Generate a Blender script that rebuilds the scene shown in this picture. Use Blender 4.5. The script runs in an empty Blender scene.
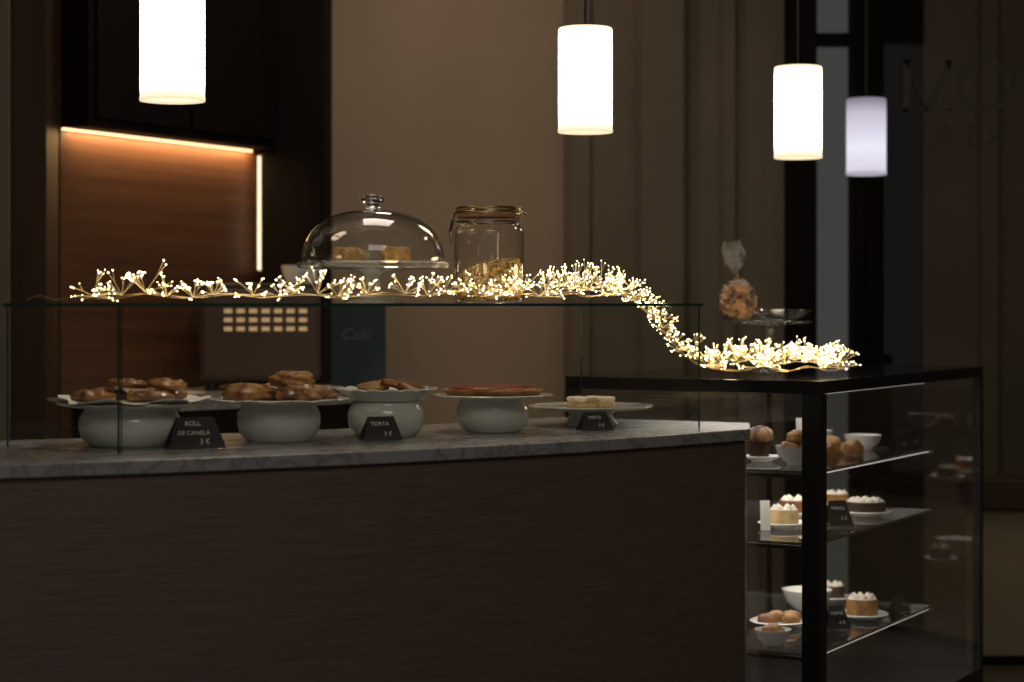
import bpy, bmesh, math, random
from mathutils import Vector, Matrix, noise
random.seed(11)
R=math.radians
COL=bpy.context.scene.collection
sc=bpy.context.scene
sc.view_settings.view_transform='Standard'
sc.view_settings.look='None'

# ---------------------------------------------------------------- materials
def nt(name):
    m=bpy.data.materials.new(name); m.use_nodes=True
    t=m.node_tree; 
    for n in list(t.nodes): t.nodes.remove(n)
    o=t.nodes.new('ShaderNodeOutputMaterial')
    return m,t,o
def principled(name,c1,c2=None,rough=.5,metal=0,scale=8,stretch=(1,1,1),bump=0,bscale=None,spec=.5,detail=5,lo=.35,hi=.65,coat=0,glow=None):
    m,t,o=nt(name)
    p=t.nodes.new('ShaderNodeBsdfPrincipled')
    t.links.new(p.outputs[0],o.inputs[0])
    p.inputs['Roughness'].default_value=rough; p.inputs['Metallic'].default_value=metal
    p.inputs['Specular IOR Level'].default_value=spec
    p.inputs['Coat Weight'].default_value=coat
    if glow:
        p.inputs['Emission Color'].default_value=(*glow[0],1); p.inputs['Emission Strength'].default_value=glow[1]
        m.cycles.emission_sampling='NONE'
    tc=t.nodes.new('ShaderNodeTexCoord'); mp=t.nodes.new('ShaderNodeMapping')
    mp.inputs['Scale'].default_value=stretch
    t.links.new(tc.outputs['Object'],mp.inputs[0])
    n=t.nodes.new('ShaderNodeTexNoise'); n.inputs['Scale'].default_value=scale; n.inputs['Detail'].default_value=detail
    t.links.new(mp.outputs[0],n.inputs['Vector'])
    r=t.nodes.new('ShaderNodeValToRGB')
    r.color_ramp.elements[0].position=lo; r.color_ramp.elements[1].position=hi
    r.color_ramp.elements[0].color=(*c1,1); r.color_ramp.elements[1].color=(*(c2 or tuple(min(1,x*1.12) for x in c1)),1)
    t.links.new(n.outputs[0],r.inputs[0]); t.links.new(r.outputs[0],p.inputs['Base Color'])
    if bump:
        b=t.nodes.new('ShaderNodeBump'); b.inputs['Strength'].default_value=bump; b.inputs['Distance'].default_value=.004
        if bscale:
            n2=t.nodes.new('ShaderNodeTexNoise'); n2.inputs['Scale'].default_value=bscale; n2.inputs['Detail'].default_value=4
            t.links.new(mp.outputs[0],n2.inputs['Vector']); t.links.new(n2.outputs[0],b.inputs['Height'])
        else: t.links.new(n.outputs[0],b.inputs['Height'])
        t.links.new(b.outputs[0],p.inputs['Normal'])
    return m
def emis(name,c,s,nosample=False):
    m,t,o=nt(name); e=t.nodes.new('ShaderNodeEmission')
    e.inputs[0].default_value=(*c,1); e.inputs[1].default_value=s
    t.links.new(e.outputs[0],o.inputs[0])
    if nosample: m.cycles.emission_sampling='NONE'
    return m
def emis_grad(name,stops):
    m,t,o=nt(name); e=t.nodes.new('ShaderNodeEmission')
    tc=t.nodes.new('ShaderNodeTexCoord'); sp=t.nodes.new('ShaderNodeSeparateXYZ'); r=t.nodes.new('ShaderNodeValToRGB')
    t.links.new(tc.outputs['Generated'],sp.inputs[0]); t.links.new(sp.outputs['Z'],r.inputs[0])
    cr=r.color_ramp
    cr.elements[0].position=stops[0][0]; cr.elements[0].color=(*stops[0][1],1)
    cr.elements[1].position=stops[-1][0]; cr.elements[1].color=(*stops[-1][1],1)
    for p,c in stops[1:-1]:
        q=cr.elements.new(p); q.color=(*c,1)
    t.links.new(r.outputs[0],e.inputs[0]); e.inputs[1].default_value=10
    t.links.new(e.outputs[0],o.inputs[0]); return m
def thin_glass(name,tint=(.97,.98,.97),f0=.04,powr=5,rough=0.0,bump=0,gain=.96):
    m,t,o=nt(name)
    tr=t.nodes.new('ShaderNodeBsdfTransparent'); tr.inputs[0].default_value=(*tint,1)
    g=t.nodes.new('ShaderNodeBsdfGlossy'); g.inputs['Roughness'].default_value=rough
    lw=t.nodes.new('ShaderNodeLayerWeight')
    p=t.nodes.new('ShaderNodeMath'); p.operation='POWER'; p.inputs[1].default_value=powr
    a=t.nodes.new('ShaderNodeMath'); a.operation='MULTIPLY_ADD'; a.inputs[1].default_value=gain; a.inputs[2].default_value=f0
    a.use_clamp=True
    t.links.new(lw.outputs['Facing'],p.inputs[0]); t.links.new(p.outputs[0],a.inputs[0])
    mx=t.nodes.new('ShaderNodeMixShader')
    t.links.new(a.outputs[0],mx.inputs[0]); t.links.new(tr.outputs[0],mx.inputs[1]); t.links.new(g.outputs[0],mx.inputs[2])
    t.links.new(mx.outputs[0],o.inputs[0])
    if bump:
        n=t.nodes.new('ShaderNodeTexNoise'); n.inputs['Scale'].default_value=60
        b=t.nodes.new('ShaderNodeBump'); b.inputs['Strength'].default_value=bump; b.inputs['Distance'].default_value=.005
        t.links.new(n.outputs[0],b.inputs['Height']); t.links.new(b.outputs[0],g.inputs['Normal'])
    return m

M={}
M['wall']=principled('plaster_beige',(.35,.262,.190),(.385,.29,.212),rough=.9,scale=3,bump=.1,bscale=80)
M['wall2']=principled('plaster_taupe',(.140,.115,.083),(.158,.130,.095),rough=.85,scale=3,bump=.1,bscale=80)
M['lowwall']=principled('plaster_ochre',(.21,.17,.10),(.24,.195,.115),rough=.85,scale=2)
M['ceil']=principled('ceiling_paint',(.10,.085,.07),rough=.9)
M['floor']=principled('floor_stone',(.06,.045,.035),(.09,.07,.05),rough=.35,scale=2)
M['darkwood']=principled('dark_wood',(.0045,.003,.0024),(.008,.005,.004),rough=.7,scale=3,stretch=(8,8,.6),spec=.10)
M['postwood']=principled('post_wood',(.036,.021,.013),(.052,.031,.019),rough=.6,scale=3,stretch=(10,10,.5),spec=.2)
M['nichewood']=principled('walnut_panel',(.060,.024,.011),(.125,.054,.025),rough=.5,scale=2.2,stretch=(.5,.5,14),detail=8,lo=.3,hi=.7)
M['counterwood']=principled('counter_wood',(.082,.058,.047),(.175,.128,.105),rough=.5,scale=5,stretch=(1.6,1.6,110),detail=7,bump=.35,lo=.25,hi=.75)
M['railwood']=principled('rail_wood',(.045,.025,.015),(.06,.034,.02),rough=.6,scale=3,stretch=(1,1,10),spec=.2)
def marble():
    m,t,o=nt('marble_grey'); p=t.nodes.new('ShaderNodeBsdfPrincipled'); t.links.new(p.outputs[0],o.inputs[0])
    p.inputs['Roughness'].default_value=.22
    tc=t.nodes.new('ShaderNodeTexCoord')
    n=t.nodes.new('ShaderNodeTexNoise'); n.inputs['Scale'].default_value=7; n.inputs['Detail'].default_value=10; n.inputs['Distortion'].default_value=1.4
    t.links.new(tc.outputs['Object'],n.inputs['Vector'])
    r=t.nodes.new('ShaderNodeValToRGB'); cr=r.color_ramp
    cr.elements[0].position=.34; cr.elements[0].color=(.30,.30,.305,1)
    cr.elements[1].position=.66; cr.elements[1].color=(.34,.34,.345,1)
    for pos,c in ((.45,.30),(.495,.19),(.54,.28)):
        e=cr.elements.new(pos); e.color=(c,c,c*1.01,1)
    t.links.new(n.outputs[0],r.inputs[0]); t.links.new(r.outputs[0],p.inputs['Base Color'])
    return m
M['marble']=marble()
M['glass']=thin_glass('clear_glass_pane')
M['glassedge']=principled('glass_edge_green',(.014,.054,.040),rough=.12,spec=.8)
M['cabglass']=thin_glass('cabinet_glass',tint=(.98,.98,.975),f0=.05)
M['cabpane']=thin_glass('cabinet_side_glass',tint=(.98,.98,.975),f0=.085)
M['domeglass']=thin_glass('dome_glass',f0=.06,powr=2.6,gain=.85)
M['pressglass']=thin_glass('pressed_glass',f0=.13,powr=2,gain=.7,rough=.06,bump=.5)
M['winglass']=thin_glass('window_glass',tint=(.85,.85,.85),f0=.04)
M['cello']=thin_glass('cellophane',f0=.10,powr=2,rough=.12,bump=.8,gain=.7)
M['cello2']=thin_glass('cellophane_twist',f0=.14,powr=2.0,rough=.10,bump=1.0,gain=.7)
m,t,o=nt('solid_glass'); g=t.nodes.new('ShaderNodeBsdfGlass'); g.inputs['IOR'].default_value=1.45; g.inputs['Roughness'].default_value=.01
t.links.new(g.outputs[0],o.inputs[0]); M['solidglass']=m
M['ceramic']=principled('white_ceramic',(.80,.80,.76),(.83,.83,.79),rough=.10,scale=2,coat=.5)
M['paper']=principled('white_paper',(.85,.83,.78),rough=.8)
M['black']=principled('black_metal',(.008,.008,.009),(.012,.012,.013),rough=.35)
M['blackgloss']=principled('black_glass_top',(.008,.008,.009),rough=.12)
M['tag']=principled('slate_black',(.010,.010,.011),(.016,.016,.017),rough=.7,scale=20)
M['chalk']=principled('chalk_white',(.75,.75,.72),rough=.9)
M['palegraphic']=principled('pale_print',(.035,.055,.065),rough=.8)
M['dimprint']=principled('dim_print',(.10,.13,.14),rough=.8)
M['steel']=principled('brushed_steel',(.30,.29,.28),(.38,.37,.36),rough=.35,metal=1,scale=10,stretch=(1,1,20))
M['darksteel']=principled('dark_steel_wire',(.16,.14,.12),(.22,.2,.17),rough=.3,metal=1,scale=10)
M['brass']=principled('brass_lid_ring',(.34,.24,.11),(.42,.30,.14),rough=.32,metal=1,scale=10)
M['brown']=principled('baked_brown',(.10,.032,.010),(.36,.15,.048),rough=.45,scale=26,bump=.7,bscale=60)
M['glazed']=principled('glazed_golden',(.12,.040,.010),(.46,.21,.062),rough=.34,scale=20,bump=.6,bscale=50,coat=.35)
M['gold']=principled('baked_golden',(.22,.09,.024),(.55,.30,.10),rough=.55,scale=22,bump=.8,bscale=50)
M['scone']=principled('golden_crumb',(.25,.13,.035),(.52,.32,.11),rough=.7,scale=40,bump=1,bscale=90)
M['choc']=principled('chocolate',(.035,.015,.008),(.08,.035,.018),rough=.5,scale=30,bump=.6)
M['red']=principled('berry_glaze',(.26,.035,.022),(.46,.11,.05),rough=.22,scale=45,bump=.5)
M['cream']=principled('whipped_cream',(.80,.75,.64),(.85,.80,.70),rough=.55,scale=12,bump=.2)
M['sponge']=principled('yellow_sponge',(.60,.40,.16),(.76,.57,.28),rough=.8,scale=60,bump=.6)
M['dust']=principled('sugar_dusted_crumb',(.50,.34,.15),(.90,.86,.76),rough=.85,scale=34,bump=.8,bscale=80,lo=.40,hi=.56)
M['granola']=principled('granola_mix',(.22,.11,.03),(.70,.49,.18),rough=.8,scale=130,bump=1,bscale=160,lo=.42,hi=.58)
M['nuts']=principled('caramel_nuts',(.07,.022,.008),(.50,.26,.10),rough=.4,scale=38,bump=1,bscale=60,lo=.38,hi=.62)
M['copper']=principled('copper_wire',(.65,.48,.24),rough=.35,metal=1)
M['stem']=principled('stem_added_glow',(.75,.62,.34),rough=.3,metal=1,glow=((1,.70,.30),.50))  # bulb light on the bare wire stems, put in as weak emission
M['seal']=principled('seal_rubber',(.26,.12,.045),rough=.5)
M['lampglow']=emis_grad('opal_glass_lit',[(0,(.10,.075,.048)),(.05,(.16,.125,.085)),(.16,(.75,.61,.44)),(.5,(.8,.66,.49)),(.88,(.7,.56,.4)),(1,(.11,.08,.052))])
M['lampcool']=emis_grad('opal_glass_dim',[(0,(.034,.031,.037)),(.06,(.070,.067,.077)),(.35,(.086,.082,.094)),(.8,(.056,.052,.062)),(1,(.02,.018,.024))])
M['bulb']=emis('warm_led_bulb',(1,.80,.42),9,True)
M['ledwarm']=emis('warm_led_strip',(1,.60,.28),3.0)
M['ledwarm2']=emis('warm_led_strip_bright',(1,.72,.46),2.0)
M['ledcab']=emis('shelf_led_strip',(1,.94,.84),.75)
M['slot']=emis('lit_vent_slot',(1,.62,.30),.46)
M['dusk']=emis('dusk_daylight',(.172,.178,.165),.28)
M['screen']=principled('menu_card_teal',(.014,.030,.038),(.019,.038,.048),rough=.5)
M['cord']=principled('black_cord',(.01,.01,.01),rough=.6)
M['letter']=principled('window_lettering',(.018,.015,.012),rough=.7)
M['machine']=principled('machine_body',(.055,.034,.023),(.075,.047,.032),rough=.5,scale=3)

# ---------------------------------------------------------------- mesh builder
def ico(sub):
    bm=bmesh.new(); bmesh.ops.create_icosphere(bm,subdivisions=sub,radius=1)
    bm.verts.ensure_lookup_table()
    v=[x.co.copy() for x in bm.verts]; f=[[q.index for q in p.verts] for p in bm.faces]; bm.free(); return v,f
ICO={i:ico(i) for i in (1,2,3,4)}
class B:
    def __init__(s): s.v=[]; s.f=[]; s.m=[]
    def add(s,v,f,m=0):
        o=len(s.v); s.v+= [tuple(x) for x in v]; s.f+=[[i+o for i in q] for q in f]; s.m+=[m]*len(f); return s
    def box(s,a,b,m=0,msides=None):
        x0,y0,z0=a;x1,y1,z1=b
        v=[(x0,y0,z0),(x1,y0,z0),(x1,y1,z0),(x0,y1,z0),(x0,y0,z1),(x1,y0,z1),(x1,y1,z1),(x0,y1,z1)]
        f=[[0,3,2,1],[4,5,6,7],[0,1,5,4],[2,3,7,6],[1,2,6,5],[3,0,4,7]]
        o=len(s.v); s.v+=v; s.f+=[[i+o for i in q] for q in f]
        s.m+= msides if msides else [m]*6
        return s
    def prism(s,pts,z0,z1,m=0,mside=None):
        n=len(pts); o=len(s.v)
        s.v+=[(x,y,z0) for x,y in pts]+[(x,y,z1) for x,y in pts]
        s.f+=[[o+i for i in range(n)][::-1],[o+n+i for i in range(n)]]; s.m+=[m,m]
        for i in range(n):
            j=(i+1)%n; s.f.append([o+i,o+j,o+n+j,o+n+i]); s.m.append(m if mside is None else mside)
        return s
    def lathe(s,prof,seg=48,m=0,mod=None,c=(0,0,0)):
        o=len(s.v); idx=[]
        for r,z in prof:
            if r<1e-6:
                idx.append([len(s.v)]); s.v.append((c[0],c[1],c[2]+z))
            else:
                row=[]
                for k in range(seg):
                    a=2*math.pi*k/seg; rr,zz=(mod(a,r,z) if mod else (r,z))
                    row.append(len(s.v)); s.v.append((c[0]+rr*math.cos(a),c[1]+rr*math.sin(a),c[2]+zz))
                idx.append(row)
        for p,q in zip(idx,idx[1:]):
            for k in range(seg):
                l=(k+1)%seg
                if len(p)==1 and len(q)==1: continue
                if len(p)==1: f=[p[0],q[l],q[k]]
                elif len(q)==1: f=[p[k],p[l],q[0]]
                else: f=[p[k],p[l],q[l],q[k]]
                s.f.append(f); s.m.append(m)
        return s
    def tube(s,pts,r,seg=6,m=0,cap=True,closed=False):
        P=[Vector(p) for p in pts]; rows=[]; n=len(P)
        for i,p in enumerate(P):
            if closed: d=P[(i+1)%n]-P[i-1]
            else: d=P[min(i+1,n-1)]-P[max(i-1,0)]
            d.normalize(); up=Vector((0,0,1)) if abs(d.z)<.9 else Vector((1,0,0))
            a=d.cross(up).normalized(); b=d.cross(a).normalized()
            row=[]
            for k in range(seg):
                t_=2*math.pi*k/seg
                row.append(len(s.v)); s.v.append(tuple(p+(a*math.cos(t_)+b*math.sin(t_))*r))
            rows.append(row)
        rng=list(zip(rows,rows[1:])) + ([(rows[-1],rows[0])] if closed else [])
        for p,q in rng:
            for k in range(seg):
                l=(k+1)%seg; s.f.append([p[k],p[l],q[l],q[k]]); s.m.append(m)
        if cap and not closed:
            s.f+= [rows[0][::-1],rows[-1]]; s.m+=[m,m]
        return s
    def ball(s,c,r,sub=1,m=0,sc_=(1,1,1)):
        v,f=ICO[sub]; s.add([(c[0]+p.x*r*sc_[0],c[1]+p.y*r*sc_[1],c[2]+p.z*r*sc_[2]) for p in v],f,m); return s
    def make(s,name,mats,parent=None,loc=(0,0,0),rz=0,rot=None,smooth=None,bevel=0,**props):
        me=bpy.data.meshes.new(name); me.from_pydata(s.v,[],s.f); 
        if not isinstance(mats,(list,tuple)): mats=[mats]
        for q in mats: me.materials.append(q)
        for p,i in zip(me.polygons,s.m): p.material_index=i
        bm=bmesh.new(); bm.from_mesh(me); bmesh.ops.recalc_face_normals(bm,faces=bm.faces); bm.to_mesh(me); bm.free()
        if smooth is not None:
            for p in me.polygons: p.use_smooth=True
            me.set_sharp_from_angle(angle=R(smooth))
        o=bpy.data.objects.new(name,me); COL.objects.link(o)
        o.location=loc; o.rotation_euler=rot if rot else (0,0,rz)
        if parent: o.parent=parent
        if bevel:
            b=o.modifiers.new('bevel','BEVEL'); b.width=bevel; b.segments=2; b.limit_method='ANGLE'
        for k,q in props.items(): o[k]=q
        return o
def root(name,label,cat,loc=(0,0,0),rz=0,group=None):
    o=bpy.data.objects.new(name,None); COL.objects.link(o); o.empty_display_size=.05
    o.location=loc; o.rotation_euler=(0,0,rz); o['label']=label; o['category']=cat
    if group: o['group']=group
    return o
def text_mesh(name,body,size,mat,parent=None,loc=(0,0,0),rot=(0,0,0),align='CENTER',shear=0,offset=0,**props):
    cu=bpy.data.curves.new(name,'FONT'); cu.body=body; cu.size=size; cu.align_x=align; cu.shear=shear; cu.offset=offset
    tmp=bpy.data.objects.new('tmp_text',cu); COL.objects.link(tmp)
    bpy.context.view_layer.update()
    me=bpy.data.meshes.new_from_object(tmp.evaluated_get(bpy.context.evaluated_depsgraph_get()))
    COL.objects.unlink(tmp); bpy.data.objects.remove(tmp)
    me.materials.clear(); me.materials.append(mat); me.name=name
    o=bpy.data.objects.new(name,me); COL.objects.link(o); o.location=loc; o.rotation_euler=rot
    if parent: o.parent=parent
    for k,q in props.items(): o[k]=q
    return o

# ---------------------------------------------------------------- camera
cam=bpy.data.cameras.new('camera'); co=bpy.data.objects.new('camera',cam); COL.objects.link(co)
co.location=(0,0,1.25); co.rotation_euler=(R(90),0,0)
cam.sensor_width=36; cam.lens=36*2000/1024; cam.shift_y=-36.5/1024
cam.dof.use_dof=True; cam.dof.focus_distance=4.75; cam.dof.aperture_fstop=2.6
sc.camera=co

# ---------------------------------------------------------------- structure
def struct(b,name,mat,**k):
    return b.make(name,mat,kind='structure',**k)
struct(B().box((-3,-1,-.05),(3.2,8.3,0)),'floor',M['floor'])
struct(B().box((-3,-1,3.2),(3.2,8.3,3.25)),'ceiling',M['ceil'])
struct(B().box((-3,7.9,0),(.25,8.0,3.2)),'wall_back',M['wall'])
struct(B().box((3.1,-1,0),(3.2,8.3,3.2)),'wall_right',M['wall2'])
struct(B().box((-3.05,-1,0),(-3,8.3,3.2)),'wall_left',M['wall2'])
prof=[(.205,7.90),(.205,7.74),(.235,7.715),(.30,7.715),(.31,7.735),(.47,7.735),(.48,7.715),(.50,7.68),(.66,7.68),(.675,7.715),(.69,7.735),(.80,7.735),(.815,7.705),(.86,7.705),(.875,7.735),(.96,7.735),(.975,7.715),(1.05,7.715),(1.05,8.0),(.205,8.0)]
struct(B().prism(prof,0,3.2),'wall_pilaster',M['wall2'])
struct(B().box((1.052,7.64,0),(1.165,7.80,3.2)).box((1.30,7.64,0),(1.345,7.8,3.2)).box((1.165,7.66,2.245),(1.30,7.78,2.29)),'trim_1',M['darkwood'])
struct(B().box((1.165,7.74,0),(1.30,7.75,2.245)).box((1.165,7.74,2.29),(1.30,7.75,3.2)),'window_1',M['dusk'])
struct(B().box((1.347,7.68,0),(1.58,7.76,3.2)),'door_1',M['darkwood'],bevel=.004)
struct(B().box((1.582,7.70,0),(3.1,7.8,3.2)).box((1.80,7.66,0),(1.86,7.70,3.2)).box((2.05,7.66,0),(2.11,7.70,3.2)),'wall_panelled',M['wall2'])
struct(B().box((1.60,6.95,0),(3.1,7.05,.54)),'wall_low',M['lowwall'])
struct(B().box((1.58,6.90,.54),(3.1,7.08,.645)),'trim_2',M['railwood'],bevel=.008)
struct(B().box((1.60,6.93,0),(3.1,6.948,.03)),'baseboard_back',M['darkwood'])
struct(B().box((1.30,6.99,.655),(3.1,6.998,3.2)),'window_2',M['winglass'])
def stroke(b,p,q,w,ph=None):
    (x0,z0),(x1,z1)=p,q
    if abs(z1-z0)<abs(x1-x0)*.2: v=[(x0,0,z0-w/2),(x1,0,z1-w/2),(x1,0,z1+w/2),(x0,0,z0+w/2)]
    else: v=[(x0-w/2,0,z0),(x0+w/2,0,z0),(x1+w/2,0,z1),(x1-w/2,0,z1)]
    b.add(v,[[0,1,2,3]])
def ring(b,cx,cz,rx,rz_,thick,thin,a0=0,a1=360):
    n=56; v=[];f=[]
    for i in range(n+1):
        a=R(a0+(a1-a0)*i/n); v.append((cx+rx*math.cos(a),0,cz+rz_*math.sin(a))); v.append((cx+(rx-thick)*math.cos(a),0,cz+(rz_-thin)*math.sin(a)))
    for i in range(n): f.append([2*i,2*i+2,2*i+3,2*i+1])
    b.add(v,f)
def glyph(ch,x,h,b):
    T=h*.14;t_=h*.05;s=h*.07
    def serif(cx,z,w=.20): stroke(b,(cx-h*w/2-s*.5,z),(cx+h*w/2+s*.5,z),t_)
    if ch=='M':
        w=h*.98; stroke(b,(x+s,0),(x+s,h),t_); stroke(b,(x+w-s,0),(x+w-s,h),T); stroke(b,(x+w/2,0),(x+s,h),T); stroke(b,(x+w/2,0),(x+w-s,h),t_)
        serif(x+s,t_/2); serif(x+w-s,t_/2); serif(x+s*.8,h-t_/2,.12); serif(x+w-s,h-t_/2,.12)
    elif ch=='O': w=h*1.08; ring(b,x+w/2,h/2,w/2,h*.52,T,t_)
    elif ch=='I': w=h*.4; stroke(b,(x+w/2,0),(x+w/2,h),T); serif(x+w/2,t_/2); serif(x+w/2,h-t_/2)
    elif ch=='A':
        w=h*.85; stroke(b,(x+s,0),(x+w/2,h),t_); stroke(b,(x+w-s,0),(x+w/2,h),T); stroke(b,(x+w*.25,h*.36),(x+w*.72,h*.36),t_); serif(x+s,t_/2); serif(x+w-s,t_/2)
    elif ch=='E':
        w=h*.62; stroke(b,(x+s*1.5,0),(x+s*1.5,h),T); [stroke(b,(x,z),(x+w*k,z),t_) for z,k in ((t_/2,1),(h/2,.8),(h-t_/2,.95))]
    elif ch=='R':
        w=h*.8; stroke(b,(x+s*1.5,0),(x+s*1.5,h),T); serif(x+s*1.5,t_/2); stroke(b,(x,h-t_/2),(x+w*.45,h-t_/2),t_); stroke(b,(x+s,h*.5),(x+w*.45,h*.5),t_); ring(b,x+w*.45,h*.74,w*.35,h*.26,T,t_,-90,90); stroke(b,(x+w-s*.5,0),(x+w*.45,h*.5),T)
    return w
ws=root('window_sign','dark serif shop lettering on window glass, seen reversed from inside','sign',(1.365,6.985,1.925),R(180))
def word(s,h,xr,z,gap):
    x=0
    for ch in reversed(s):
        d=B(); w=glyph(ch,0,h,d); x-=w
        d.make('lettering',M['letter'],ws,loc=(xr+x,0,z)); x-=gap
word('OOM',.178,0,0,.012)
word('ERIA',.086,-.11,-.130,.034)

# left: column, post, niche
struct(B().box((-2.9,6.36,0),(-1.600,6.38,3.2)),'wall_column',M['wall2'])
struct(B().box((-1.61,6.42,0),(-1.495,6.60,3.2)),'trim_3',M['postwood'],bevel=.004)
P0=Vector((-1.49,6.6,0)); ANG=math.atan2(1.05,.545)
struct(B().box((0,0,0),(1.16,.03,3.2)),'wall_niche',M['nichewood'],loc=P0,rz=ANG)
oc=root('wall_cabinet','dark wood overhead cabinet with warm light strip beneath','cabinet',P0+Vector((0,0,1.834)),ANG)
B().box((.0,-.118,0),(1.10,-.002,1.36)).make('body',M['darkwood'],oc)
for k in range(2):
    B().box((.03+k*.52,-.132,.03),(.53+k*.52,-.119,1.33)).make('door',M['darkwood'],oc,bevel=.003)
B().box((.0,-.014,-.009),(1.08,-.006,-.001)).make('led_strip',M['ledwarm'],oc,label='glowing warm light strip')
tc_=root('tall_cabinet','tall dark wood cabinet beside the lit niche','cabinet',(-.945,7.55,0))
B().box((0,0,0),(.235,.34,3.19)).make('body',M['darkwood'],tc_)
B().box((.006,-.016,.05),(.229,-.001,3.1)).make('door',M['darkwood'],tc_,bevel=.003)
B().box((-.014,-.010,1.38),(-.003,.000,1.81)).make('led_strip',M['ledwarm2'],tc_,label='glowing vertical light strip')

# back counter and machine
bc=root('back_counter','dark work counter along the back wall','counter')
poly=[(-1.46,6.64),(-1.05,6.35),(-.42,7.0),(-.42,7.52),(-1.0,7.52)]
B().prism(poly,.02,.91).make('body',M['darkwood'],bc)
B().prism([(x*1.0+(.01 if x>-.9 else 0),y-.01) for x,y in poly],.912,.95).make('worktop',M['marble'],bc)
cm=root('coffee_machine','brown boxy coffee machine with lit vent slots','coffee machine',(-.89,7.10,.952),R(6))
B().box((-.21,-.15,.03),(.21,.15,.36)).make('body',M['machine'],cm,bevel=.02)
B().box((-.205,-.145,.36),(.205,.145,.372)).make('top_tray',M['machine'],cm,bevel=.004)
b=B()
for r_ in range(3):
    for c_ in range(7):
        x=-.125+c_*.043; z=.206+r_*.031
        b.box((x,-.156,z),(x+.028,-.1505,z+.015))
b.make('vent_slots',M['slot'],cm)
for sx in (-.17,.17):
    for sy in (-.12,.12):
        B().lathe([(0,0),(.018,0),(.018,.029),(0,.029)],16).make('foot',M['black'],cm,loc=(sx,sy,0))
def cup(loc,label='white ceramic coffee cup on the coffee machine'):
    c=root('cup',label,'cup',loc,group='cups on the back counter')
    B().lathe([(0,0),(.022,0),(.026,.006),(.038,.04),(.042,.065),(.039,.065),(.034,.04),(.022,.01),(0,.008)],28).make('body',M['ceramic'],c,smooth=50)
    B().tube([(.038,0,.055),(.055,0,.052),(.058,0,.035),(.046,0,.02),(.032,0,.018)],.0045,8).make('handle',M['ceramic'],c,smooth=60)
for x,y in ((-.78,7.12),(-.735,7.20)): cup((x,y,1.3245))
def simple_plate(loc,r,label,group=None,mat='ceramic'):
    o=B().lathe([(0,0),(r*.55,0),(r*.6,.004),(r*.97,.011),(r,.014),(r*.96,.016),(r*.6,.0085),(0,.007)],48).make('plate',M[mat],loc=loc,smooth=50)
    o['label']=label;o['category']='plate'
    if group:o['group']=group
    return o
for (x,y) in ((-1.24,6.62),(-1.07,6.50),(-.86,6.72),(-.65,6.87)):
    simple_plate((x,y,.951),.075,'white plate on the back counter','plates on the back counter')
mc=root('menu_card','dark teal blue printed card standing on the back counter','sign',(-.545,7.10,.9515),R(-5))
B().box((-.098,-.004,.0),(.098,.004,.30)).make('card',M['screen'],mc,bevel=.002)
B().add([(.01,-.0046,.001),(.096,-.0046,.001),(.096,-.0046,.16),(.03,-.0046,.06)],[[0,1,2,3]]).make('printed_shape',M['palegraphic'],mc)
text_mesh('lettering','Café',.058,M['dimprint'],mc,(-.01,-.0052,.175),(R(90),0,0),shear=.3)

# ---------------------------------------------------------------- curved counter
CX,CY,RR=-2.513,7.60,4.15
def arc(r,a0,a1,n=60): return [(CX+r*math.cos(R(a0+(a1-a0)*i/n)),CY+r*math.sin(R(a0+(a1-a0)*i/n))) for i in range(n+1)]
ct=root('counter','curved counter with dark brown fine grained wood front and marble top','counter')
pts=arc(RR-.012,-82,-42.0)+[(.594,5.065),(.13,5.325)]+arc(3.485,-40.7,-82)
B().prism(pts,0,.920).make('front_panel',M['counterwood'],ct,smooth=20)
pts=arc(RR,-82,-41.9)+[(.603,5.07),(.125,5.337)]+arc(3.47,-40.6,-82)
B().prism(pts,.922,.95).make('worktop',M['marble'],ct,smooth=20,bevel=.003)

# ---------------------------------------------------------------- glass display case
FL=Vector((-.784,4.0,0)); FR=Vector((.458,4.87,0)); BR=Vector((.18,5.26,0)); BL=Vector((-1.062,4.2,0))
gc=root('glass_case','frameless clear glass display case on the marble counter','display case')
def pane(p,q,z0,z1,th,parent,name='glass_pane',mats=None):
    d=(q-p); L=d.length; a=math.atan2(d.y,d.x)
    return B().box((0,-th/2,z0),(L,th/2,z1),msides=[1,1,0,0,1,1]).make(name,mats or [M['glass'],M['glassedge']],parent,loc=(p.x,p.y,0),rz=a)
def sh(p,q,s=.003): 
    d=(q-p).normalized(); return p+d*s,q-d*s
pane(*sh(FL,FR),.951,1.2455,.006,gc); pane(*sh(BL,FL,.004),.951,1.2455,.006,gc); pane(*sh(FR,BR),.951,1.2455,.005,gc)
B().prism([(FL.x-.004,FL.y-.006),(FR.x+.007,FR.y),(BR.x,BR.y+.007),(BL.x-.007,BL.y+.002)],1.246,1.2525,m=0,mside=1).make('glass_top',[M['glass'],M['glassedge']],gc)
ZT=1.253

# ---------------------------------------------------------------- pendants
def pendant(x,y,glow,label,dz=0,grp='row of pendant lamps'):
    p=root('pendant_lamp',label,'lamp',(x,y,3.2),group=grp)
    z0,z1=-1.52+dz,-1.250+dz
    B().lathe([(0,0),(.05,0),(.05,-.02),(.012,-.03),(0,-.03)],24).make('ceiling_mount',M['black'],p,smooth=40)
    B().tube([(0,0,-.03),(0,0,z1+.007)],.0035,8).make('cord',M['cord'],p)
    B().lathe([(0,z1+.007),(.008,z1+.006),(.010,z1+.003),(.050,z1+.001),(.066,z1-.001),(.066,z1-.004),(0,z1-.004)],32).make('cap',M['black'],p,smooth=30)
    B().lathe([(.0665,z1-.003),(.069,z1-.006),(.069,z0+.012),(.0705,z0+.004),(.0695,z0),(.0665,z0),(.066,z0+.01),(.0655,z1-.008),(.0645,z1-.005)],48).make('lamp_shade',glow,p,smooth=50)
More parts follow.
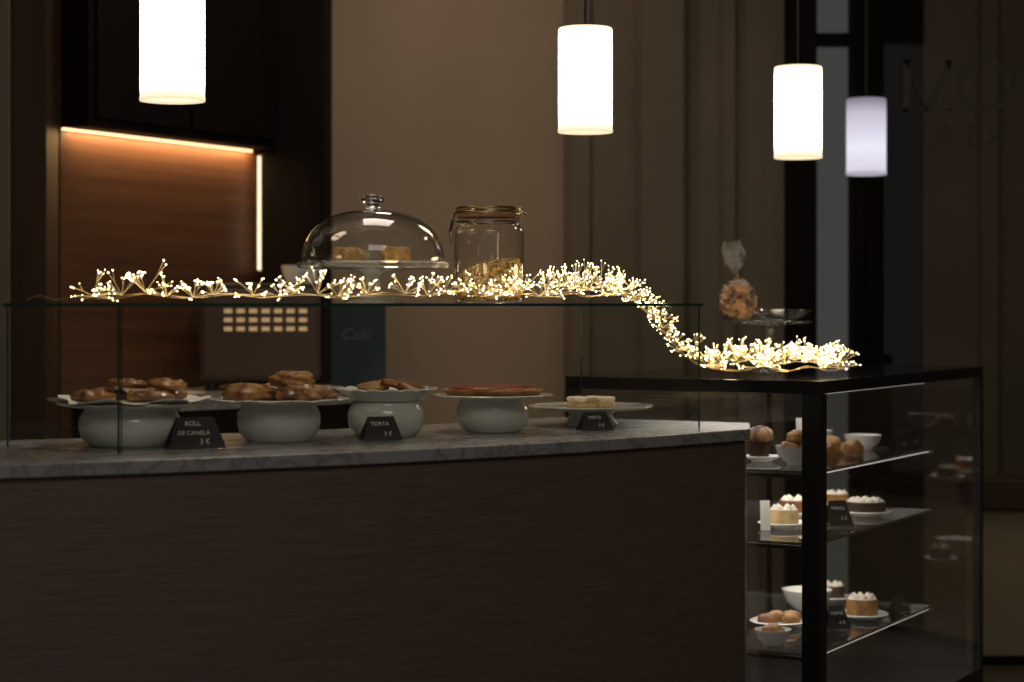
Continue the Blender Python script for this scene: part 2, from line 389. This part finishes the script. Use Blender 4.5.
pendant(-.73,4.3,M['lampglow'],'lit white cylindrical glass pendant lamp over the counter',.007)
pendant(.187,5.1,M['lampglow'],'lit white cylindrical glass pendant lamp over the counter',.008)
pendant(.834,5.83,M['lampglow'],'lit white cylindrical glass pendant lamp over the display cabinet',-.004)
pendant(1.24,7.0,M['lampcool'],'dim cool white cylindrical pendant lamp by the doorway',.023)

# ---------------------------------------------------------------- pastry generators
def lump(name,r,seed,mat,label,cat,loc,sc_=(1,1,.8),rz=0,amp=.18,freq=3,sub=4,parent=None,group=None):
    v,f=ICO[sub]; out=[]
    for p in v:
        n=noise.noise(p*freq+Vector((seed*7.3,seed*1.7,seed)))+.5*noise.noise(p*freq*2.7+Vector((seed,0,seed*3)))
        q=p*(1+amp*n)*r
        z=q.z*sc_[2]; z=max(z,-r*sc_[2]*.55)
        out.append((q.x*sc_[0],q.y*sc_[1],z+r*sc_[2]*.55))
    o=B().add(out,f).make(name,mat,parent,loc=loc,rz=rz,smooth=80)
    if not parent: o['label']=label;o['category']=cat
    if group:o['group']=group
    return o
def roll(loc,r,h,rz,group,seed=0,tilt=(0,0),mat='glazed'):
    b=B(); seg=56; rows=[]
    N=12
    for i in range(N+1):
        rr=r*i/N
        row=[]
        for k in range(seg):
            a=2*math.pi*k/seg
            s_=((rr/r)*2.6-a/(2*math.pi))%1
            g=-.26*h*max(0,1-abs(s_-.5)*6) if i>0 else 0
            z=h*(.92+.16*math.cos(rr/r*1.4))+g - (h*.28*(rr/r)**4)+.35*h*noise.noise(Vector((rr*50*math.cos(a),rr*50*math.sin(a),seed)))
            k_=1+.16*noise.noise(Vector((math.cos(a)*1.5,math.sin(a)*1.5,seed*3.3)))
            row.append((rr*k_*math.cos(a),rr*k_*math.sin(a),z))
        rows.append(row)
    for fr,fz in ((1.06,.6),(1.07,.35),(1.0,.05),(.9,0)):
        row=[]
        for k in range(seg):
            a=2*math.pi*k/seg; k_=1+.16*noise.noise(Vector((math.cos(a)*1.5,math.sin(a)*1.5,seed*3.3)))
            row.append((r*fr*k_*math.cos(a),r*fr*k_*math.sin(a),h*fz))
        rows.append(row)
    for row in rows: b.v+=row
    for i in range(len(rows)-1):
        for k in range(seg):
            l=(k+1)%seg; b.f.append([i*seg+k,i*seg+l,(i+1)*seg+l,(i+1)*seg+k]); b.m.append(0)
    b.f.append([(len(rows)-1)*seg+k for k in range(seg)]); b.m.append(0)
    o=b.make('cinnamon_roll',M[mat],loc=loc,rot=(tilt[0],tilt[1],rz),smooth=50)
    o['label']='glazed golden brown flat cinnamon roll on a cake stand';o['category']='pastry';o['group']=group
def slab(name,loc,rot,dims,mat,label,group,seed=0,e=.45):
    v,f=ICO[4]; out=[]
    for p in v:
        q=Vector([math.copysign(abs(c_)**e,c_) for c_ in p]); q/=max(1,q.length/1.35)
        n=noise.noise(p*4+Vector((seed*4,seed,0)))
        out.append((q.x*dims[0]*(1+.08*n),q.y*dims[1]*(1+.08*n),max((q.z+1)*dims[2]*(1+(.22*n if q.z>0 else 0)),0)))
    o=B().add(out,f).make(name,M[mat],loc=loc,rot=rot,smooth=70)
    o['label']=label;o['category']='pastry' if 'cake' not in name else 'cake';o['group']=group

# ---------------------------------------------------------------- cake stands in case
G='white cake stands in the glass case'
def stand(loc,br,bh,pr,label,petals=0,amp=.04,bowl=False,rz=0,grp=G):
    c=root('cake_stand',label,'cake stand',loc,rz,grp)
    B().lathe([(0,0),(br*.76,0),(br*.80,.004),(br*.93,bh*.2),(br,bh*.48),(br*.99,bh*.72),(br*.92,bh*.88),(br*.88,bh*.94),(br*.88,bh),(0,bh)],56).make('base',M['ceramic'],c,smooth=50)
    def mod(a,r,z):
        w=-amp+2*amp*abs(math.cos(petals*a/2))*(1) if petals else 0
        w*=(r/pr)**3
        return r*(1+w), z+ (abs(math.cos(petals*a/2))*.003*(r/pr)**4 if petals else 0)
    if bowl:
        B().lathe([(0,bh+.001),(pr*.70,bh+.001),(pr*.78,bh+.006),(pr*.90,bh+.017),(pr*1.0,bh+.024),(pr*1.05,bh+.026),(pr*1.04,bh+.029),(pr*.92,bh+.023),(pr*.78,bh+.012),(0,bh+.008)],160,mod=mod).make('bowl',M['ceramic'],c,smooth=60)
    else:
        B().lathe([(0,bh+.001),(pr*.8,bh+.001),(pr*.97,bh+.005),(pr,bh+.008),(pr*.97,bh+.010),(pr*.85,bh+.0080),(0,bh+.008)],160,mod=mod).make('plate',M['ceramic'],c,smooth=60)
    return c
Z=.951
stand((-.812,4.25,Z),.108,.080,.152,'white bulbous ceramic cake stand holding cinnamon rolls',12,.04)
stand((-.513,4.40,Z),.092,.082,.150,'white ceramic cake stand with petal edge and buns',10,.05)
stand((-.287,4.555,Z),.088,.078,.109,'white fluted ceramic bowl stand holding sliced pastries',18,.03,bowl=True)
stand((-.045,4.72,Z),.086,.078,.143,'white ceramic cake stand holding a red glazed tart')
c=root('cake_stand','low flat white ceramic cake stand holding a dusted cake','cake stand',(.195,4.95,Z),0,G)
B().lathe([(0,0),(.066,0),(.068,.004),(.058,.014),(.052,.026),(.060,.038),(0,.038)],48).make('base',M['ceramic'],c,smooth=50)
B().lathe([(0,.039),(.11,.039),(.145,.043),(.152,.048),(.151,.051),(.12,.0465),(0,.046)],96,mod=lambda a,r,z:(r*(1+.015*math.cos(12*a)*(r/.15)**3),z)).make('plate',M['ceramic'],c,smooth=60)
def dm(a,r,z):
    k=(r/.16)**4
    return r*(1+.08*k*math.cos(9*a)), z+k*(.005*math.sin(7*a+1)+.001)
o=B().lathe([(0,0),(.05,0),(.10,0),(.13,.0),(.148,.002),(.160,.003),(.160,.004),(.148,.003),(.13,.001),(.1,.001),(0,.001)],160,mod=dm).make('paper_doily',M['paper'],loc=(-.812,4.25,Z+.0945),smooth=60)
o['label']='white scalloped paper doily under cinnamon rolls';o['category']='doily'
zz=Z+.0975
for i,(dx,dy) in enumerate(((-.066,-.043),(.050,-.053),(-.050,.058),(.066,.046))):
    roll((-.812+dx,4.25+dy,zz),.047,.020,i*1.3,'cinnamon rolls on a stand',i)
for i,(dx,dy) in enumerate(((.078,.0),(-.006,.012))):
    roll((-.812+dx,4.25+dy,zz+.0265),.040,.015,i*2.1,'cinnamon rolls on a stand',i+9,(.10,.06-.1*i),'glazed')
zz=Z+.0915
for i,(dx,dy,dz,r) in enumerate(((-.066,-.035,0,.046),(.048,-.050,0,.044),(-.02,.060,0,.042),(.082,.048,0,.036),(.028,.005,.028,.044))):
    lump('bun',r,i+1,M['glazed'],'broad golden brown bun on a petal edged stand','pastry',(-.513+dx,4.40+dy,zz+dz),(1.20,1,.50),i,.24,2.1,4,group='buns on a stand')
zz=Z+.0885
for i,(dx,dy,dz,rx,ry,rz) in enumerate(((-.045,-.02,.0,.10,.05,.3),(.03,-.03,.002,-.1,-.1,1.0),(.0,.04,.002,.1,.0,2.2),(.055,.03,.006,.1,.25,.4),(-.03,.01,.016,.25,-.14,.5),(.020,.0,.022,-.15,.22,.1),(.058,-.01,.016,.1,.35,-.3))):
    slab('pastry_slice',(-.287+dx,4.555+dy,zz+dz),(rx,ry,rz),(.034,.024,.0065),'gold' if i%3 else 'glazed','golden pastry slice piled in a fluted white bowl','slices in a fluted bowl',i)
tr_=root('tart','flat round tart with red glazed fruit top','tart',(-.045,4.72,Z+.0872))
B().lathe([(0,0),(.108,0),(.116,.009),(.118,.012),(.112,.013),(.109,.010),(0,.009)],96,mod=lambda a,r,z:(r*(1+.018*math.cos(36*a)*(z>.001)),z)).make('crust',M['gold'],tr_,smooth=60)
b=B()
b.lathe([(0,.021),(.09,.020),(.104,.016),(.108,.0108),(.108,.0095),(0,.0095)],48,mod=lambda a,r,z:(r,z+(.002*noise.noise(Vector((r*90*math.cos(a),r*90*math.sin(a),0))) if z>.0155 else 0)))
b.make('filling',M['red'],tr_,smooth=60)
for k in range(2):
    a0=-85+k*180; n=20; s_=1 if k==0 else -1
    pts=[(.003*s_+.056*math.cos(R(a0+i*174/n)),.056*math.sin(R(a0+i*174/n))) for i in range(n+1)]
    c=root('half_cake','flat pale sugar dusted cake half on a white stand','cake',(.195,4.945,Z+.047),.25,'dusted cake halves')
    B().prism(pts,0,.0135).make('cake_body',M['sponge'],c,bevel=.002)
    B().prism([(x*1.02,y*1.02) for x,y in pts],.0136,.024).make('sugar_topping',M['dust'],c,bevel=.003)

# tags
def tag(loc,w,h,rz,lines,label='small black tent price tag with chalk lettering',group='black price tags'):
    c=root('price_tag',label,'price tag',loc,rz,group)
    dep=h*.40; t_=.0015; tw=w*.66
    def leaf(sgn):
        return [(-w/2,sgn*dep,0),(w/2,sgn*dep,0),(tw/2,0,h),(-tw/2,0,h),(-w/2,sgn*dep-sgn*t_,0),(w/2,sgn*dep-sgn*t_,0),(tw/2,-sgn*t_*.2,h-t_),(-tw/2,-sgn*t_*.2,h-t_)]
    F=[[0,1,2,3],[7,6,5,4],[0,4,5,1],[1,5,6,2],[2,6,7,3],[3,7,4,0]]
    b=B().add(leaf(-1),F); b.add(leaf(1),F); b.make('card',M['tag'],c)
    a=math.atan2(h,dep); n=len(lines)
    for i,(s_,sz) in enumerate(lines):
        f=1-(i+.95)/(n+.45)
        text_mesh('lettering',s_,h*sz,M['chalk'],c,((-w*.05 if i<n-1 else w*.13),-dep*(1-f)-.0012,h*f+.0005),(a,0,R(-2)),shear=.1)
tag((-.662,4.172,Z),.122,.064,R(24),[('ROLL',.22),('DE CANELA',.20),('3 €',.23)])
tag((-.290,4.412,Z),.092,.052,R(22),[('TORTA',.25),('3 €',.25)])
tag((.197,4.755,Z),.086,.044,R(22),[('TARTA',.25),('3 €',.25)])

# ---------------------------------------------------------------- dome stand
ds=root('domed_cake_stand','clear glass footed cake stand with glass dome cover','cake stand',(-.313,4.5,ZT))
B().lathe([(0,0),(.066,0),(.068,.004),(.052,.012),(.026,.022),(.018,.036),(.022,.046),(.018,.056),(.028,.068),(.05,.078),(.06,.08),(0,.08)],40).make('pedestal',M['pressglass'],ds,smooth=50)
B().lathe([(.0,.081),(.13,.081),(.155,.078),(.166,.079),(.169,.086),(.165,.093),(.161,.092),(.155,.089),(0,.088)],120,mod=lambda a,r,z:(r*(1+(.014*math.cos(40*a) if r>.16 else 0)),z)).make('plate',M['pressglass'],ds,smooth=50)
dp=[(.158,.0935),(.160,.100)]
for i in range(1,15):
    a=i/14*math.pi/2; dp.append((.160*math.cos(a)**.80 if i<14 else .012,.100+.110*math.sin(a)))
B().lathe(dp,72).make('dome',M['domeglass'],ds,smooth=60)
B().lathe([(0,.211),(.018,.211),(.020,.215),(.013,.219),(.013,.222),(.024,.226),(.026,.234),(.021,.239),(.019,.243),(.010,.246),(0,.246)],32).make('knob',M['solidglass'],ds,smooth=40)
for i,(dx,dy,s_) in enumerate(((-.062,.01,.029),(.052,-.02,.033))):
    c=B().lathe([(0,0),(s_*.95,0),(s_,.004),(s_*1.0,.024),(s_*.90,.030),(0,.032)],40,mod=lambda a,r,z:(r*(1+.2*noise.noise(Vector((math.cos(a)*3,math.sin(a)*3,z*60)))),z+.010*noise.noise(Vector((math.cos(a)*r*90,math.sin(a)*r*90,3.1+i)))*(z>.01))).make('scone',M['scone'],loc=(-.313+dx,4.5+dy,ZT+.0935),smooth=60)
    c['label']='crumbly golden round scone under the glass dome';c['category']='pastry';c['group']='scones under the dome'
lump('scone',.026,5,M['scone'],'crumbly golden scone piece under the glass dome','pastry',(-.36,4.575,ZT+.0935),group='scones under the dome')

# ---------------------------------------------------------------- jar
JX,JY=-.054,4.69
jr=root('glass_jar','clip top glass jar half filled with granola','jar',(JX,JY,ZT))
B().lathe([(0,0),(.074,0),(.080,.004),(.082,.012),(.082,.166),(.080,.174),(.073,.181),(.071,.186),(.071,.196),(.074,.198),(.074,.200)],56).make('body',M['domeglass'],jr,smooth=50)
B().lathe([(.062,.201),(.075,.201),(.076,.204),(.075,.207),(.062,.207)],48).make('seal',M['seal'],jr,smooth=50)
B().lathe([(.055,.2075),(.075,.2075),(.077,.211),(.077,.219),(.073,.224),(.060,.226),(0,.227)],48).make('lid',M['domeglass'],jr,smooth=50)
b=B()
for z_,q in ((.213,.0798),(.223,.0760)):
    b.tube([(q*math.cos(a*math.pi/20),q*math.sin(a*math.pi/20),z_) for a in range(40)],.0026,6,closed=True)
b.make('lid_ring',M['brass'],jr,smooth=60,label='brassy lid ring')
b=B()
b.tube([(.0735*math.cos(a*math.pi/20),.0735*math.sin(a*math.pi/20),.190) for a in range(40)],.0022,6,closed=True)
b.tube([(-.073,-.004,.190),(-.087,-.004,.195),(-.092,-.004,.168),(-.088,-.004,.142),(-.085,.0,.139),(-.088,.006,.165),(-.085,.006,.195),(-.080,.004,.214)],.0026,6)
b.tube([(.073,-.004,.190),(.085,-.004,.198),(.087,.004,.208),(.080,.004,.214)],.0026,6)
b.make('wire_clasp',M['darksteel'],jr,smooth=60)
b=B()
b.lathe([(0,.006),(.068,.006),(.076,.014),(.076,.064),(.073,.086),(.05,.092),(.025,.096),(0,.098)],64,mod=lambda a,r,z:(r*(1-.05*abs(noise.noise(Vector((math.cos(a)*9,math.sin(a)*9,z*120))))),z+((.006*noise.noise(Vector((math.cos(a)*r*90,math.sin(a)*r*90,1)))+.22*r*math.cos(a)) if z>.07 else 0)))
for i in range(1500):
    a=random.random()*6.283
    if i<500:
        r_=.070*math.sqrt(random.random()); z_=.098-.012*(r_/.07)+.22*r_*math.cos(a)+random.uniform(-.002,.005)
    else: r_=.0745; z_=random.uniform(.010,.084+.016*math.cos(a))
    s_=random.uniform(.0017,.0034); b.ball((r_*math.cos(a),r_*math.sin(a),z_),s_,1,sc_=(random.uniform(.4,1),random.uniform(.4,1),random.uniform(.3,1)))
o=b.make('granola',M['granola'],loc=(JX,JY,ZT)); o['label']='golden oat granola filling the jar';o['category']='granola';o['kind']='stuff'

# ---------------------------------------------------------------- display cabinet
CA=math.atan2(.87,.49); U=Vector((math.cos(CA),math.sin(CA),0)); V_=Vector((-math.sin(CA),math.cos(CA),0)); C0=Vector((.770,5.0,0))
def C(u,v,z=0): return C0+U*u+V_*v+Vector((0,0,z))
LX,LY=1.43,.72; TOP=1.058
dc=root('display_cabinet','black framed glass display cabinet with lit glass shelves','display cabinet',C0,CA)
B().box((0,0,TOP-.033),(LX,LY,TOP)).make('top',M['blackgloss'],dc,bevel=.002)
B().box((0,0,0),(LX,LY,.12)).make('base',M['black'],dc)
for (x,y,w) in ((0,0,.048),(LX-.026,0,.026),(0,LY-.032,.032),(LX-.014,LY-.014,.014)):
    B().box((x,y,.1205),(x+w,y+w,TOP-.0335)).make('post',M['black'],dc)
def gp(a,b_): B().box(a,b_).make('glass_pane',M['cabpane'],dc)
gp((.050,.004,.121),(LX-.028,.009,TOP-.034)); gp((.034,LY-.009,.121),(LX-.016,LY-.004,TOP-.034))
gp((.004,.050,.121),(.009,LY-.034,TOP-.034)); gp((LX-.009,.028,.121),(LX-.004,LY-.016,TOP-.034))
for z_ in (.83,.65,.37):
    s_=B().box((.012,.02,z_-.007),(.97,LY-.02,z_),msides=[0,0,1,1,1,1]).make('shelf',[M['cabglass'],M['steel']],dc)
    if z_!=.65:
        B().box((.06,.024,z_-.0112),(.955,.029,z_-.0075)).make('led_strip',M['ledcab'],s_,label='glowing white light strip')
    for x in (.012,.955): B().box((x,.0095,z_-.018),(x+.014,LY-.0095,z_-.0075)).make('bracket',M['darksteel'],s_)
B().box((.06,.022,TOP-.0365),(.9,.025,TOP-.0335)).make('led_strip',M['ledcab'],dc)

GP='plates of cakes in the display cabinet'
def cake(loc,r,h,body,topm,label,dollops=6,rz=0):
    c=root('small_cake',label,'cake',loc,rz,'small cakes in the display cabinet')
    B().lathe([(0,0),(r*.97,0),(r,.003),(r,h*.86),(r*.95,h*.92),(0,h*.93)],40).make('cake_body',M[body],c,smooth=40)
    b=B().lathe([(0,h*.932),(r*.9,h*.932),(r*.92,h*.96),(r*.85,h),(0,h*1.02)],40)
    for i in range(dollops):
        a=i*2*math.pi/dollops; b.lathe([(r*.24,h*.99),(r*.22,h*1.08),(r*.1,h*1.2),(0,h*1.28)],12,c=(r*.62*math.cos(a),r*.62*math.sin(a),0))
    b.make('cream_topping',M[topm],c,smooth=60)
def bowl(loc,r,h,label):
    o=B().lathe([(0,0),(r*.45,0),(r*.5,.004),(r*.85,h*.45),(r,h),(r*.96,h),(r*.8,h*.45),(r*.45,.008),(0,.007)],48).make('bowl',M['ceramic'],loc=loc,smooth=50)
    o['label']=label;o['category']='bowl';o['group']='white bowls in the display cabinet'
S1,S2,S3=.8305,.6505,.3705
bowl((.745,5.24,S1),.056,.05,'white bowl heaped with golden buns')
for i,(dx,dy,dz) in enumerate(((-.022,-.015,.03),(.024,-.01,.03),(0,.026,.03),(0,0,.058),(.03,.02,.04))):
    lump('bun',.026,20+i,M['gold'],'small golden bun heaped in a white bowl','pastry',(.745+dx,5.24+dy,S1+dz),(1,1,.8),i,.25,3,3,group='buns in a bowl')
simple_plate((.668,5.35,S1),.050,'small white plate holding chocolate muffins',GP)
for i,(dx,dy) in enumerate(((-.014,-.022),(.002,.027))):
    c=root('muffin','dark chocolate muffin in pleated case','muffin',(.668+dx,5.35+dy,S1+.0095),group='chocolate muffins')
    B().lathe([(0,0),(.020,0),(.026,.045),(0,.045)],48,mod=lambda a,r,z:(r*(1+.05*math.cos(20*a)),z)).make('case',M['choc'],c,smooth=60)
    lump('muffin_top',.031,31+i,M['nuts'],'','',(0,0,.044),(1,1,.85),0,.2,3,3,parent=c)
bowl((1.018,5.80,S1),.055,.042,'shallow white bowl on the upper shelf')
bowl(C(.90,.36,S1),.06,.045,'shallow white bowl on the upper shelf')
for i,(u,v,r) in enumerate(((.50,.17,.032),(.60,.13,.032),(.60,.24,.032),(.70,.23,.034),(.79,.31,.032))):
    p=C(u,v,S1); lump('bun',r,40+i,M['gold' if i%2 else 'glazed'],'round brown bun on the upper glass shelf','pastry',p,(1,1,.85),i,.2,3,3,group='buns on the upper shelf')
def flat_card(loc,w,h,rz,label):
    c=B().box((-w/2,-.001,0),(w/2,.001,h)).make('card_sign',M['paper'],loc=loc,rot=(R(-12),0,rz)); c['label']=label;c['category']='card';c['group']='white cards'
tag(C(.80,.062,S1),.06,.048,R(40),[('3 €',.26)])
tag(C(.91,.062,S1),.06,.048,R(40),[('3 €',.26)])
tag(C(.45,.12,S2),.075,.066,R(20),[('TARTA',.2),('4 €',.22)])
tag(C(.80,.062,S3),.065,.048,R(40),[('3 €',.26)])
tag(C(.44,.12,S3),.07,.06,R(20),[('TARTA',.2),('4 €',.22)])
flat_card((.785,5.38,S1+.0005),.036,.115,R(0),'small white upright card on the glass shelf')
flat_card((.672,5.30,S2+.0005),.026,.08,R(0),'small white upright card on the glass shelf')
simple_plate((.731,5.38,S2),.070,'white plate with a cream topped yellow cake',GP)
cake((.731,5.38,S2+.0095),.040,.042,'sponge','cream','round yellow cake topped with whipped cream')
simple_plate((.80,5.66,S2),.07,'white plate with a brown cake',GP)
cake((.80,5.66,S2+.0095),.043,.040,'brown','cream','round brown cake topped with whipped cream')
simple_plate((1.004,5.68,S2),.076,'white plate with a chocolate cake',GP)
cake((1.004,5.68,S2+.0095),.057,.034,'choc','cream','round chocolate cake topped with cream dollops',9)
simple_plate(C(.88,.28,S2),.06,'white plate with a small cake',GP)
cake(C(.88,.28,S2+.0095),.036,.034,'gold','cream','round golden cake topped with whipped cream')
bowl((.675,5.175,S3),.048,.04,'white bowl on the lower shelf')
lump('bun',.03,51,M['gold'],'golden bun in a white bowl','pastry',(.675,5.175,S3+.022),(1,1,.7),0,.2,3,3)
simple_plate((.730,5.48,S3),.078,'white plate with small pastries',GP)
for i,(dx,dy) in enumerate(((-.034,-.02),(.030,-.026),(0,.034),(.04,.03))):
    lump('bun',.025,60+i,M['brown' if i==0 else 'gold'],'small baked pastry on a white plate','pastry',(.730+dx,5.48+dy,S3+.0095),(1.1,1,.7),i,.2,3,3,group='pastries on the lower shelf')
bowl((.850,5.76,S3),.072,.06,'wide white bowl on the lower shelf')
simple_plate((.982,5.61,S3),.074,'white plate with a cream cake',GP)
cake((.982,5.61,S3+.0095),.044,.048,'gold','cream','round golden cake topped with whipped cream',8)
simple_plate(C(.90,.30,S3),.06,'white plate with a small cake',GP)
cake(C(.90,.30,S3+.0095),.036,.040,'choc','cream','round chocolate cake topped with whipped cream')

# on cabinet top
fs=root('footed_glass_stand','clear glass footed stand on the black cabinet top','cake stand',(.722,5.6,TOP+.0005))
B().lathe([(0,0),(.055,0),(.056,.003),(.03,.010),(.012,.03),(.011,.09),(.018,.125),(.04,.134),(0,.134)],36).make('pedestal',M['pressglass'],fs,smooth=50)
B().lathe([(0,.135),(.10,.136),(.116,.141),(.118,.146),(.113,.146),(.098,.142),(0,.141)],64).make('plate',M['pressglass'],fs,smooth=50)
o=B().lathe([(0,0),(.030,0),(.032,.004),(.055,.012),(.078,.026),(.086,.034),(.084,.036),(.074,.028),(.050,.015),(.028,.008),(0,.007)],56).make('glass_dish',M['domeglass'],loc=(.762,5.645,TOP+.1425),smooth=50)
o['label']='wide shallow clear glass dish resting on the footed stand';o['category']='dish'
bg=root('cookie_bag','tied cellophane bag of caramelised nut cookies','bag',(.630,5.575,TOP+.148))
v,f=ICO[4]
def bagshape(k,seed,amp):
    out=[]
    for p in v:
        n=noise.noise(p*4+Vector((seed,0,0)))*amp
        r_=.054*k*(1+n); z_=p.z
        out.append((p.x*r_*(1-.25*max(0,z_)),p.y*r_*.85*(1-.25*max(0,z_)),max(p.z*.064*k*(1+n),-.052)+.053))
    return out
b=B().add(bagshape(.93,2,.15),f)
for i in range(60):
    a=i*2.399; z_=-.9+1.8*i/60; q=math.sqrt(1-z_*z_)
    b.ball((q*math.cos(a)*.047*(1-.25*max(0,z_)),q*math.sin(a)*.040*(1-.25*max(0,z_)),max(z_*.057,-.044)+.053),.010,2,sc_=(1,1,.8))
b.make('cookie_filling',M['nuts'],bg,smooth=60,kind='stuff')
B().add(bagshape(1.04,5,.12),f).make('bag_body',M['cello'],bg,smooth=80)
b=B()
def rm(a,r,z):
    k=min(1,max(0,(z-.12)/.07)); tw=a+z*45
    return r*(1+.45*k*math.sin(5*tw)+.22*k*math.sin(11*a)), z+.016*k*math.sin(4*a+1)
pf=[(.030,.100),(.016,.110),(.008,.118),(.006,.123),(.009,.132),(.014,.145),(.020,.160),(.024,.175),(.025,.190),(.020,.207)]
b.lathe(pf,90,mod=rm)
b.make('gathered_neck',M['cello2'],bg,smooth=80,rot=(0,R(-7),0),loc=(.010,0,.0))
B().lathe([(.006,.118),(.010,.118),(.010,.126),(.006,.126)],20).make('tie',M['brass'],bg,smooth=50)

# ---------------------------------------------------------------- string lights
path=[(-1.02,4.20,ZT+.006),(-.99,4.19,ZT+.014),(-.95,4.18,ZT+.006),(-.90,4.17,ZT+.012),(-.84,4.15,ZT+.008),(-.76,4.16,ZT+.018),(-.68,4.18,ZT+.010),(-.60,4.23,ZT+.018),(-.52,4.27,ZT+.012),(-.45,4.30,ZT+.018),(-.37,4.335,ZT+.012),(-.28,4.39,ZT+.02),(-.2,4.44,ZT+.014),(-.13,4.49,ZT+.022),(-.04,4.535,ZT+.012),(.03,4.59,ZT+.02),(.08,4.68,ZT+.014),(.14,4.79,ZT+.022),(.19,4.88,ZT+.016),(.245,4.98,ZT+.022),(.287,5.065,ZT+.018),(.322,5.125,ZT+.000),(.358,5.155,1.225),(.388,5.175,1.19),(.418,5.19,1.15),(.458,5.22,1.11),(.51,5.25,1.085),(.60,5.26,1.075),(.66,5.29,1.085),(.72,5.24,1.075),(.78,5.27,1.085),(.84,5.29,1.075),(.905,5.36,1.08)]
P=[Vector(p) for p in path]
def cr(t_):
    n=len(P)-1; i=min(int(t_*n),n-1); u=t_*n-i
    p0,p1,p2,p3=P[max(i-1,0)],P[i],P[i+1],P[min(i+2,n)]
    return .5*((2*p1)+(p2-p0)*u+(2*p0-5*p1+4*p2-p3)*u*u+(3*p1-p0-3*p2+p3)*u**3)
gl=root('string_lights','fairy light garland with firework sprays on thin copper wire','string lights')
b=B()
for k in range(2):
    b.tube([cr(i/260)+Vector((0,.003*math.sin(i*.35+k*3.1),.002*math.cos(i*.35+k*3.1)+.001)) for i in range(261)],.0008,4)
b.make('wire',M['copper'],gl,smooth=60)
def blocked(q):
    if (q.x-JX)**2+(q.y-JY)**2<.098**2: return True
    d=math.hypot(q.x+.313,q.y-4.5)
    if d<.076 or (d<.178 and q.z>ZT+.070): return True
    d=math.hypot(q.x-.722,q.y-5.6)
    return d<.07
def spray(c,n,L,zmin,up=.6):
    st=B(); bu=B()
    for i in range(n):
        for _ in range(40):
            d=Vector((random.uniform(-1,1),random.uniform(-1,1),random.uniform(-.35,.9)+up*.4))
            if not(.3<d.length<1.3): continue
            d.normalize(); l=L*random.uniform(.55,1.15)
            if not blocked(c+d*l) and not blocked(c+d*l*.6): break
        else: continue
        mid=d*l*.55+Vector((0,0,.002)); tip=d*l
        def cl(q): 
            if c.z+q.z<zmin: q.z=zmin-c.z+random.uniform(0,.004)
            return q
        mid=cl(mid); tip=cl(tip)
        st.tube([(0,0,0),mid,tip],.0005,3,cap=False)
        bu.ball(tip,random.uniform(.0014,.0022),1)
        for j in range(random.choice((1,2,2))):
            s_=cl(mid+(d*1.0+Vector((random.uniform(-1,1),random.uniform(-1,1),random.uniform(-.5,1)))*.45)*l*.38)
            if blocked(c+s_): continue
            st.tube([mid,s_],.00045,3,cap=False); bu.ball(s_,random.uniform(.0012,.0019),1)
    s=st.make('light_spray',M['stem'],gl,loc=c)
    bu.make('bulbs',M['bulb'],s,kind='stuff')
def zlim(p):
    rel=p-C0; u=rel.dot(U)
    if p.z>1.235 and p.x<.31: return ZT+.003
    if u>0.0: return TOP+.004
    return 0
ts=[]
t_=.115
while t_<.48: ts.append(t_); t_+=random.choice((.014,.018,.024))
while t_<.635: ts.append(t_); t_+=random.uniform(.011,.016)
while t_<.80: ts.append(t_); t_+=random.uniform(.014,.020)
while t_<.998: ts.append(t_); t_+=.0082
for t_ in ts:
    c=cr(min(t_,1)); far=t_>.79
    big=.50<t_<.64
    n=12 if far else (12 if big else 10)
    L=.056 if far else (.060 if big else (random.choice((.042,.050,.064)) if t_<.64 else .040))
    c=c+Vector((random.uniform(-.010,.010),random.uniform(-.010,.010),random.uniform(0,.034) if (far) else (random.uniform(0,.024) if big else random.uniform(0,.006))))
    if t_>.97: c.x-=.02
    spray(c,n,L,zlim(c))
def pt(loc,e,c=(1,.74,.42),r=.02):
    l=bpy.data.lights.new('garland_light','POINT'); l.energy=e; l.color=c; l.shadow_soft_size=r
    o=bpy.data.objects.new('garland_light',l); COL.objects.link(o); o.location=loc
for tt,e in ((.15,.12),(.25,.15),(.35,.15),(.42,.15),(.50,.14),(.62,.25),(.72,.2),(.83,.4),(.89,.4),(.95,.35)):
    p=cr(tt); pt((p.x,p.y-.03,p.z+.06),e)

# ---------------------------------------------------------------- lighting
def area(name,loc,size,e,c,rot=(0,0,0),sy=None,parent=None):
    l=bpy.data.lights.new(name,'AREA'); l.size=size; l.energy=e; l.color=c
    if sy: l.shape='RECTANGLE'; l.size_y=sy
    o=bpy.data.objects.new(name,l); COL.objects.link(o); o.location=loc; o.rotation_euler=rot
    if parent: o.parent=parent
    return o
area('ceiling_fill',(-.2,4.9,3.15),.8,14,(1,.87,.72))  # unseen fill added overhead to brighten marble and pastries
area('ceiling_fill',(.3,1.6,3.1),1.6,27,(1,.90,.80),(R(40),0,0))  # unseen soft fill added on the camera side for the counter front
area('ceiling_fill',(2.3,6.0,3.1),.5,6,(1,.86,.60))  # unseen fill added to lift the right hand walls
area('ceiling_fill',(-.3,6.9,3.1),.3,6,(1,.80,.60))  # unseen fill added to wash the back wall
D=Vector((math.cos(ANG),math.sin(ANG),0)); N=Vector((D.y,-D.x,0))
q=P0+D*.56+N*.026+Vector((0,0,1.828))
area('niche_light',q,1.05,4.2,(1,.58,.24),(0,0,ANG),.012)
for z_,e in ((TOP-.045,2.2),(.806,1.9),(.628,2.0),(.346,.8)):
    q=C(.50,.36,z_); area('shelf_light',q,.85,e,(1,.92,.82),(0,0,CA),.5)
w=bpy.data.worlds.new('world'); sc.world=w; w.use_nodes=True
w.node_tree.nodes['Background'].inputs[0].default_value=(.92,.86,.80,1)
w.node_tree.nodes['Background'].inputs[1].default_value=.13
